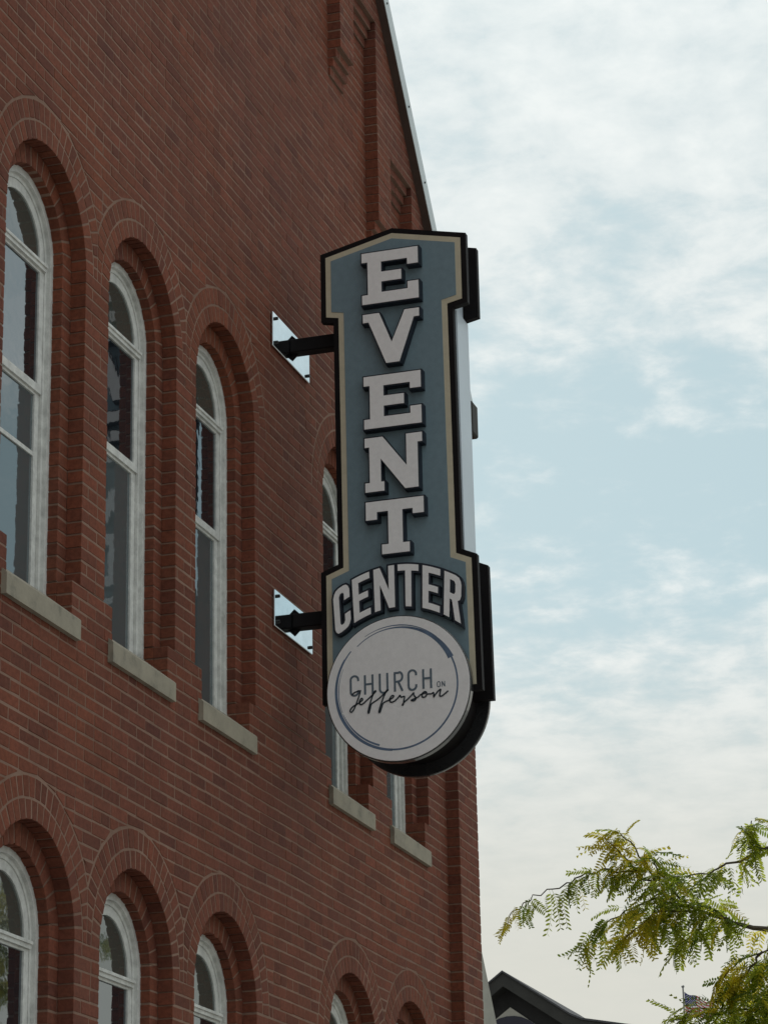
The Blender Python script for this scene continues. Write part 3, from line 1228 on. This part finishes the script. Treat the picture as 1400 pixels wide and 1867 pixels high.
def ell(cx, cz, rx, rz, t0, t1, n=14):
    return [(cx + rx * math.cos(R(t0 + (t1 - t0) * i / n)), cz + rz * math.sin(R(t0 + (t1 - t0) * i / n))) for i in range(n + 1)]


def thin_letter(rb, ch, u, z, w, h, t):
    r = w / 2
    if ch == 'C':
        rb.stroke([(u + w, z + h * .73)] + ell(u + r, z + h - r, r, r, 0, 180)[0:] + ell(u + r, z + r, r, r, 180, 360) + [(u + w, z + h * .27)], t)
    elif ch == 'H':
        rb.stroke([(u, z), (u, z + h)], t); rb.stroke([(u + w, z), (u + w, z + h)], t); rb.stroke([(u, z + h * .52), (u + w, z + h * .52)], t)
    elif ch == 'U':
        rb.stroke([(u, z + h)] + ell(u + r, z + r, r, r, 180, 360) + [(u + w, z + h)], t)
    elif ch == 'R':
        rb.stroke([(u, z), (u, z + h)], t)
        rb.stroke([(u, z + h - t / 2), (u + w - r, z + h - t / 2)] + ell(u + w * .55, z + h * .745, w * .45, h * .235, 90, -90)[1:] + [(u, z + h * .49)], t)
        rb.stroke([(u + w * .45, z + h * .49), (u + w, z)], t)
    elif ch == 'O':
        rb.stroke(ell(u + r, z + h - r, r, r, 0, 180) + ell(u + r, z + r, r, r, 180, 360) + [(u + w, z + h - r)], t)
    elif ch == 'N':
        rb.stroke([(u, z), (u, z + h)], t); rb.stroke([(u + w, z), (u + w, z + h)], t); rb.stroke([(u, z + h), (u + w, z)], t)


rb = Ribbon(FX - .001)
for ch, u in zip('CHURCH', (.428, .515, .605, .696, .779, .868)):
    thin_letter(rb, ch, u, 5.779, .046, .117, .0125)
rb.mb.build('lettering', MT['print_slate'], logo)
rb = Ribbon(FX - .001)
thin_letter(rb, 'O', .951, 5.782, .016, .031, .005)
thin_letter(rb, 'N', .979, 5.782, .016, .031, .005)
rb.mb.build('lettering', MT['print_slate'], logo)
# the script word, traced in strokes (u, z)
SCR = [[(318, 655), (330, 640), (350, 630), (385, 622)],
       [(379, 624), (370, 655), (355, 695), (335, 740), (315, 766), (303, 758), (320, 733), (345, 718), (375, 700), (394, 683), (385, 675), (372, 695), (376, 715), (396, 711), (420, 690)],
       [(420, 690), (450, 665), (480, 637), (489, 626), (478, 630), (458, 675), (440, 730), (431, 768), (438, 771), (447, 740), (456, 713), (490, 690)],
       [(490, 690), (520, 668), (560, 632), (577, 618), (563, 627), (542, 668), (520, 725), (508, 764), (515, 768), (527, 738), (541, 706), (575, 690)],
       [(575, 690), (603, 675), (615, 661), (602, 658), (586, 680), (592, 700), (615, 697), (645, 672), (658, 656), (667, 668), (690, 664), (686, 690), (680, 718), (674, 720), (688, 702), (715, 680)],
       [(715, 680), (742, 654), (755, 640), (757, 655), (770, 675), (758, 692), (737, 689), (782, 670), (802, 654), (826, 645), (846, 641), (835, 632), (816, 645), (815, 667), (835, 668), (850, 650), (880, 648)],
       [(880, 648), (895, 640), (895, 668), (905, 655), (925, 632), (945, 618), (940, 640), (938, 662), (956, 660), (998, 628)]]


def scr_uz(p):
    # crop pixels on the logo face -> metres on the disc plane
    x, y = p
    u = -(-.426 - (x - 308) * (.489 / 572.0))
    return (u, 5.782 - ((y - 655) + (x - 308) * .0875) * (.00089))


rs = Ribbon(FX - .0025)
for s in SCR:
    rs.stroke([scr_uz(p) for p in s], .0088, True)
rs.mb.build('lettering', MT['print_dark'], logo)

# arms, gussets and wall plates
for zc, yend in ((8.09, -.335), (6.322, -.228)):
    m = MB(); m.bevel_box(14.805, 14.895, yend, -.018, zc - .044, zc + .044, .006)
    arm = m.build('arm', MT['black'], sign, (14.85, 0, zc))
    g2 = MB()
    for s in (1, -1):
        a, b, c2 = (14.85, -.018, zc + s * .084), (14.85, -.060, zc + s * .044), (14.85, -.018, zc + s * .044)
        for pts, ax in (((a, b, c2), 0),):
            vs = [(p[0] - .005, p[1], p[2]) for p in pts] + [(p[0] + .005, p[1], p[2]) for p in pts]
            g2.add(vs, [(0, 1, 2), (5, 4, 3), (0, 3, 4, 1), (1, 4, 5, 2), (2, 5, 3, 0)])
    g2.build('gusset', MT['black'], arm)
    m = MB(); m.bevel_box(14.50, 15.175, -.0175, -.003, zc - .112, zc + .112, .003)
    pl = m.build('wall_plate', MT['galv'], sign, (14.85, 0, zc))
    for sx in (1, -1):
        for sz in (1, -1):
            q = MB()
            x, z = 14.8375 + sx * .295, zc + sz * .078
            q.tube([(x, -.0176, z), (x, -.034, z)], [.011, .010], 6)
            q.build('bolt', MT['bolt'], pl)

# ------------------------------------------------------------------ house gable far behind
HX = 70
hs = thing('gabled_house', 'dark shingled house gable with arched window peeking over beyond the wing', 'house', (HX, 13, 0))
ux = lambda y: -y


def hz(pts, x0, x1, name, mat):
    poly = [(-y, z) for y, z in pts]
    if area(poly) < 0:
        poly = poly[::-1]
    return prism_mb(poly, x0, x1).build(name, MT[mat], hs)


roofline = [(17.05, 10.9), (15.95, 11.5), (13.39, 13.36), (11.62, 12.14), (11.32, 12.0), (9.87, 11.72), (8.2, 11.47)]
under = [(y, z - .36) for y, z in roofline[::-1]]
hz(roofline + under, HX - .5, HX + .3, 'bargeboard', 'barge')
hz([(y, z - .36) for y, z in roofline[1:5]] + [(11.45, 8), (16.1, 8)], HX, HX + 6, 'gable_wall', 'shingle')
hz([(y, z - .36) for y, z in roofline[4:]] + [(8.3, 0), (11.45, 0)], HX + .1, HX + 8, 'side_wall', 'house_wall')
hz([(17.2, 10.6), (16.1, 11.2), (16.1, 0), (17.2, 0)], HX + .1, HX + 8, 'side_wall', 'house_wall')
hz([(16.1, 8), (11.45, 8), (11.45, 0), (16.1, 0)], HX, HX + 8, 'lower_wall', 'house_wall')
hz([(13.33, 12.51), (12.0, 11.55), (12.0, 10.9), (14.66, 10.9), (14.66, 11.55)], HX - .06, HX + .02, 'window_trim', 'house_trim')
hz([(13.33 + 1.0 * math.cos(R(t)), 11.28 + 1.0 * math.sin(R(t))) for t in range(0, 181, 12)], HX - .09, HX - .02, 'arched_window', 'house_glass')
hz([(y, z + .05) for y, z in roofline] + [(y, z + .001) for y, z in roofline[::-1]], HX - .55, HX + 8, 'roof', 'roof')

# ------------------------------------------------------------------ flagpole and flag
fp = thing('flagpole', 'thin grey flagpole rising behind the locust tree', 'flagpole', (120, 18.68, 0))
m = MB(); m.tube([(120, 18.68, 0), (120, 18.68, 14), (120, 18.68, 20.62)], [.09, .06, .035], 8)
m.build('pole', MT['pole'], fp)
m = MB(); m.tube([(120, 18.68, 20.621), (120, 18.68, 20.66), (120, 18.68, 20.72), (120, 18.68, 20.76)], [.02, .07, .07, .01], 8)
m.build('finial', MT['pole'], fp)
fl = MB()
FW, FH, NX = 1.75, .98, 39


def flag_pt(s, t):
    x = 120 + .10 * math.sin(s * 9 + t * 1.5) * (s + .15)
    return (x, 18.63 - s * FW * .72, 20.46 - t * FH - .62 * s * (1 - .45 * t) - .05 * math.sin(s * 11))


for j in range(13):
    for i in range(NX):
        blue = i < 16 and j < 7
        mi = 2 if blue else (0 if j % 2 == 0 else 1)
        q = [flag_pt(i / NX, (j + 1) / 13), flag_pt((i + 1) / NX, (j + 1) / 13), flag_pt((i + 1) / NX, j / 13), flag_pt(i / NX, j / 13)]
        fl.add(q, [(0, 1, 2, 3)], mi)
for r in range(9):
    for c in range(6 if r % 2 == 0 else 5):
        s = (c * 2 + (1 if r % 2 == 0 else 2)) / 12 * 16 / NX
        t = (r + 1) / 10 * 7 / 13
        p = flag_pt(s, t)
        for dx in (-.012, .012):
            pts = []
            for kk in range(10):
                rr = .024 if kk % 2 == 0 else .010
                pts.append((p[0] + dx, p[1] - rr * math.sin(kk * math.pi / 5), p[2] + rr * math.cos(kk * math.pi / 5)))
            fl.add(pts, [tuple(range(10))], 1)
flag = fl.build('flag', [MT['flag_red'], MT['flag_white'], MT['flag_blue']], None)
flag['label'] = 'small American flag with stars and stripes flying from the distant pole'
flag['category'] = 'flag'

# ------------------------------------------------------------------ honey locust
tree = thing('honey_locust', 'honey locust street tree with feathery green and yellow leaves at right', 'tree', (15.9, -4.1, .13))
tk = MB()
tk.tube([(15.9, -4.1, .13), (15.92, -4.08, .9), (15.88, -4.05, 1.8), (15.9, -4.0, 2.6)], [.13, .105, .095, .085], 10)
trunk = tk.build('trunk', MT['bark'], tree)
tr = random.Random(5)


def jitter_path(pts, amp=.012, n=4):
    out = []
    P = [Vector(p) for p in pts]
    for a, b in zip(P, P[1:]):
        for k in range(n):
            t = k / n
            out.append(a.lerp(b, t) + Vector((tr.gauss(0, amp), tr.gauss(0, amp), tr.gauss(0, amp))))
    out.append(P[-1])
    return out


LIMBS = [
    [(15.9, -4.0, 2.6), (15.8, -3.6, 3.6), (15.6, -3.1, 4.15), (15.6, -2.86, 4.32), (15.6, -2.58, 4.43), (15.6, -2.36, 4.48), (15.6, -2.11, 4.60), (15.6, -1.97, 4.71), (15.58, -1.83, 4.81), (15.6, -1.66, 4.84), (15.62, -1.53, 4.82), (15.62, -1.39, 4.77), (15.6, -1.24, 4.72), (15.6, -1.12, 4.64), (15.6, -1.045, 4.56)],
    [(15.6, -3.1, 4.15), (15.4, -3.2, 4.6), (15.3, -2.94, 4.89), (15.3, -2.66, 4.82), (15.3, -2.46, 4.75), (15.3, -2.34, 4.72), (15.3, -2.18, 4.71), (15.3, -2.05, 4.69)],
    [(15.9, -4.0, 2.6), (15.6, -3.5, 3.6), (15.4, -2.89, 4.35), (15.4, -2.64, 4.27), (15.4, -2.46, 4.22), (15.4, -2.34, 4.10)],
    [(15.9, -4.0, 2.6), (15.7, -3.4, 3.3), (15.6, -2.83, 3.92), (15.6, -2.58, 3.95), (15.6, -2.36, 3.98), (15.6, -2.17, 3.99), (15.6, -2.01, 3.93)],
    [(15.9, -4.0, 2.6), (16.2, -4.4, 3.4), (16.4, -4.8, 4.4), (16.6, -5.2, 5.3)],
    [(15.9, -4.0, 2.6), (15.8, -4.1, 3.5), (15.7, -3.9, 4.6), (15.9, -3.7, 5.9)],
    [(15.9, -4.0, 2.6), (16.7, -3.9, 3.5), (17.5, -3.7, 4.3)],
]
TWIGS = [
    [(15.6, -1.97, 4.71), (15.55, -1.93, 4.84), (15.52, -1.85, 4.97), (15.5, -1.77, 5.04)],
    [(15.6, -2.11, 4.62), (15.55, -2.02, 4.76), (15.5, -1.96, 4.90)],
    [(15.58, -1.90, 4.77), (15.5, -1.80, 4.90), (15.45, -1.72, 4.98)],
    [(15.6, -2.11, 4.60), (15.65, -1.95, 4.66), (15.7, -1.80, 4.62), (15.7, -1.62, 4.54), (15.7, -1.50, 4.42)],
    [(15.6, -2.30, 4.49), (15.7, -2.18, 4.45), (15.7, -2.05, 4.37)],
    [(15.6, -2.20, 4.55), (15.5, -2.00, 4.55), (15.45, -1.86, 4.45), (15.42, -1.76, 4.36)],
    [(15.6, -2.40, 4.47), (15.55, -2.30, 4.55), (15.5, -2.15, 4.60)],
    [(15.4, -2.60, 4.26), (15.45, -2.50, 4.15), (15.5, -2.36, 4.08)],
    [(15.3, -2.66, 4.82), (15.25, -2.58, 4.92), (15.2, -2.62, 4.97)],
]
samples = []          # (point, direction, weight)
for i, L in enumerate(LIMBS):
    P = jitter_path(L, .008 if i < 4 else .03)
    n = len(P)
    r0 = .045
    rad = [max(.0026, r0 * (1 - q / (n - 1)) ** 5.5 + .0085 * (1 - q / (n - 1)) + .0024) for q in range(n)]
    m = MB(); m.tube(P, rad, 6)
    m.build('limb', MT['bark'], tree)
    for q in range(n // 4, n):
        d = (P[min(q + 1, n - 1)] - P[max(q - 1, 0)]).normalized()
        samples.append((P[q], d, i))
for i, L in enumerate(TWIGS):
    P = jitter_path(L, .006)
    n = len(P)
    m = MB(); m.tube(P, [.0065 * (1 - q / n) + .002 for q in range(n)], 5)
    m.build('twig', MT['bark'], tree)
    for q in range(1, n):
        d = (P[min(q + 1, n - 1)] - P[max(q - 1, 0)]).normalized()
        samples.append((P[q], d, 100 + i))


def leaf_geo(L, pairs, lw, ll, curl, rs):
    """one pinnate leaf along +X, drooping; rachis and paired leaflets"""
    v, f = [], []

    def at(t):
        return Vector((L * t, .012 * math.sin(t * 3 + curl), -curl * L * .55 * t * t))
    for k in range(4):
        a, b = at(k / 4), at((k + 1) / 4)
        o = len(v)
        v += [a + Vector((0, -.0011, 0)), a + Vector((0, .0011, 0)), b + Vector((0, .0011, 0)), b + Vector((0, -.0011, 0))]
        f.append((o, o + 1, o + 2, o + 3))
    for k in range(pairs):
        t = .16 + .84 * k / (pairs - 1)
        base = at(t)
        tang = (at(min(t + .05, 1)) - at(t - .05)).normalized()
        sz = ll * (.72 + .45 * math.sin(math.pi * (.12 + .8 * t))) * rs.uniform(.85, 1.12)
        for s in (1, -1):
            side = Vector((.42, s * .9, -.22 + rs.uniform(-.25, .25))).normalized()
            side = (side.x * tang + Vector((0, side.y, 0)) + Vector((0, 0, side.z))).normalized()
            wv = side.cross(Vector((rs.uniform(-.3, .3), rs.uniform(-.3, .3), 1))).normalized() * lw * rs.uniform(.85, 1.15)
            tip = base + side * sz
            o = len(v)
            v += [base, base + side * sz * .35 + wv * .5, base + side * sz * .75 + wv * .42, tip, base + side * sz * .75 - wv * .42, base + side * sz * .35 - wv * .5]
            f += [(o, o + 1, o + 2, o + 3), (o, o + 3, o + 4, o + 5)]
    return v, f


lr = random.Random(3)
LEAVES = [leaf_geo(lr.uniform(.13, .20), lr.choice((8, 9, 10, 11)), lr.uniform(.0115, .0145), .037, lr.uniform(.3, 1.4), lr) for _ in range(10)]
YEL = [(-1.84, 4.93, .13), (-1.78, 4.47, .12), (-1.08, 4.52, .10), (-2.34, 4.22, .09), (-2.44, 4.14, .07), (-2.58, 4.47, .07), (-1.92, 4.45, .06), (-1.72, 5.0, .05), (-2.66, 4.1, .05)]
placed = []


def put_leaf(p, d, scale=1.0):
    side = Vector((lr.gauss(0, 1), lr.gauss(0, 1), lr.gauss(0, .5)))
    ax = (d * lr.uniform(.1, .8) + side.normalized() * .8 + Vector((0, 0, -.35))).normalized()
    upd = (Vector((0, 0, 1)) + Vector((lr.gauss(0, .45), lr.gauss(0, .45), 0))).normalized()
    yv = upd.cross(ax).normalized()
    zv = ax.cross(yv)
    mt = Matrix((ax, yv, zv)).transposed().to_4x4() @ Matrix.Scale(scale, 4)
    mt.translation = p
    q = lr.random()
    mat = 'leaf' if q < .62 else 'leaf_deep' if q < .86 else 'leaf_yellow'
    if p.y > -1.32:
        mt = mt @ Matrix.Scale(.78, 4)
    tip = Vector(p) + ax * .08
    for yy, zz, rr in YEL:
        dd = math.hypot(tip.y - yy, tip.z - zz)
        if dd < rr * lr.uniform(.6, 1.25):
            mat = 'leaf_yellow'
    placed.append((mt, lr.randrange(10), mat, Vector(p)))


for p, d, i in samples:
    if i >= 4 and i < 100:
        continue
    tipf = p.y > -1.45
    n = (1 if lr.random() < .7 else 2) if tipf else ((2 if lr.random() < .5 else 3) if i < 100 else 3)
    if -2.5 < p.y < -1.75 and 4.3 < p.z < 4.85:
        n += (lr.random() < .4)
    for _ in range(n):
        put_leaf(p + Vector((lr.gauss(0, .012), lr.gauss(0, .012), lr.gauss(0, .012))), d, lr.uniform(.75, 1.1))
# leaf clouds on the crown itself
for (cx, cy, cz), (rx, ry, rz_), n in (((15.75, -2.76, 3.72), (.6, .75, .50), 1350), ((15.5, -2.72, 4.12), (.25, .32, .16), 130), ((15.6, -2.12, 4.55), (.14, .30, .12), 36),
                                       ((15.9, -4.0, 4.3), (1.3, 1.0, 1.0), 420), ((16.5, -5.0, 4.7), (1.0, .9, 1.0), 260), ((17.3, -3.7, 3.9), (.9, .7, .5), 160), ((15.8, -3.5, 3.4), (.8, .8, .6), 260)):
    for _ in range(n):
        while True:
            q = Vector((lr.uniform(-1, 1), lr.uniform(-1, 1), lr.uniform(-1, 1)))
            if .25 < q.length < 1:
                break
        p = Vector((cx + q.x * rx, cy + q.y * ry, cz + q.z * rz_))
        put_leaf(p, Vector((q.x, q.y, q.z * .5)).normalized(), lr.uniform(.8, 1.15))


def seen(p):
    q = project(p)
    return q is not None and 880 < q[0] < 1400 and 1440 < q[1] < 1866


vis = [i for i, t in enumerate(placed) if seen(t[3])]
vis.sort(key=lambda i: (placed[i][3] - CAM_POS).length)
solo = set(vis[:300])
meshes = {}
rest = {'leaf': MB(), 'leaf_deep': MB(), 'leaf_yellow': MB()}
for i, (mt, vi, mat, p) in enumerate(placed):
    v, f = LEAVES[vi]
    if i in solo:
        if (vi, mat) not in meshes:
            mb = MB(); mb.add(v, f)
            meshes[(vi, mat)] = mb.mesh('leaf', MT[mat])
        o = bpy.data.objects.new('leaf', meshes[(vi, mat)])
        COL.objects.link(o)
        o.parent = tree
        o.matrix_local = Matrix.Translation(-tree.location) @ mt
    else:
        rest[mat].add([mt @ q for q in v], f)
for kx, mb in rest.items():
    if mb.v:
        mb.build('foliage', MT[kx], tree, kind='stuff')
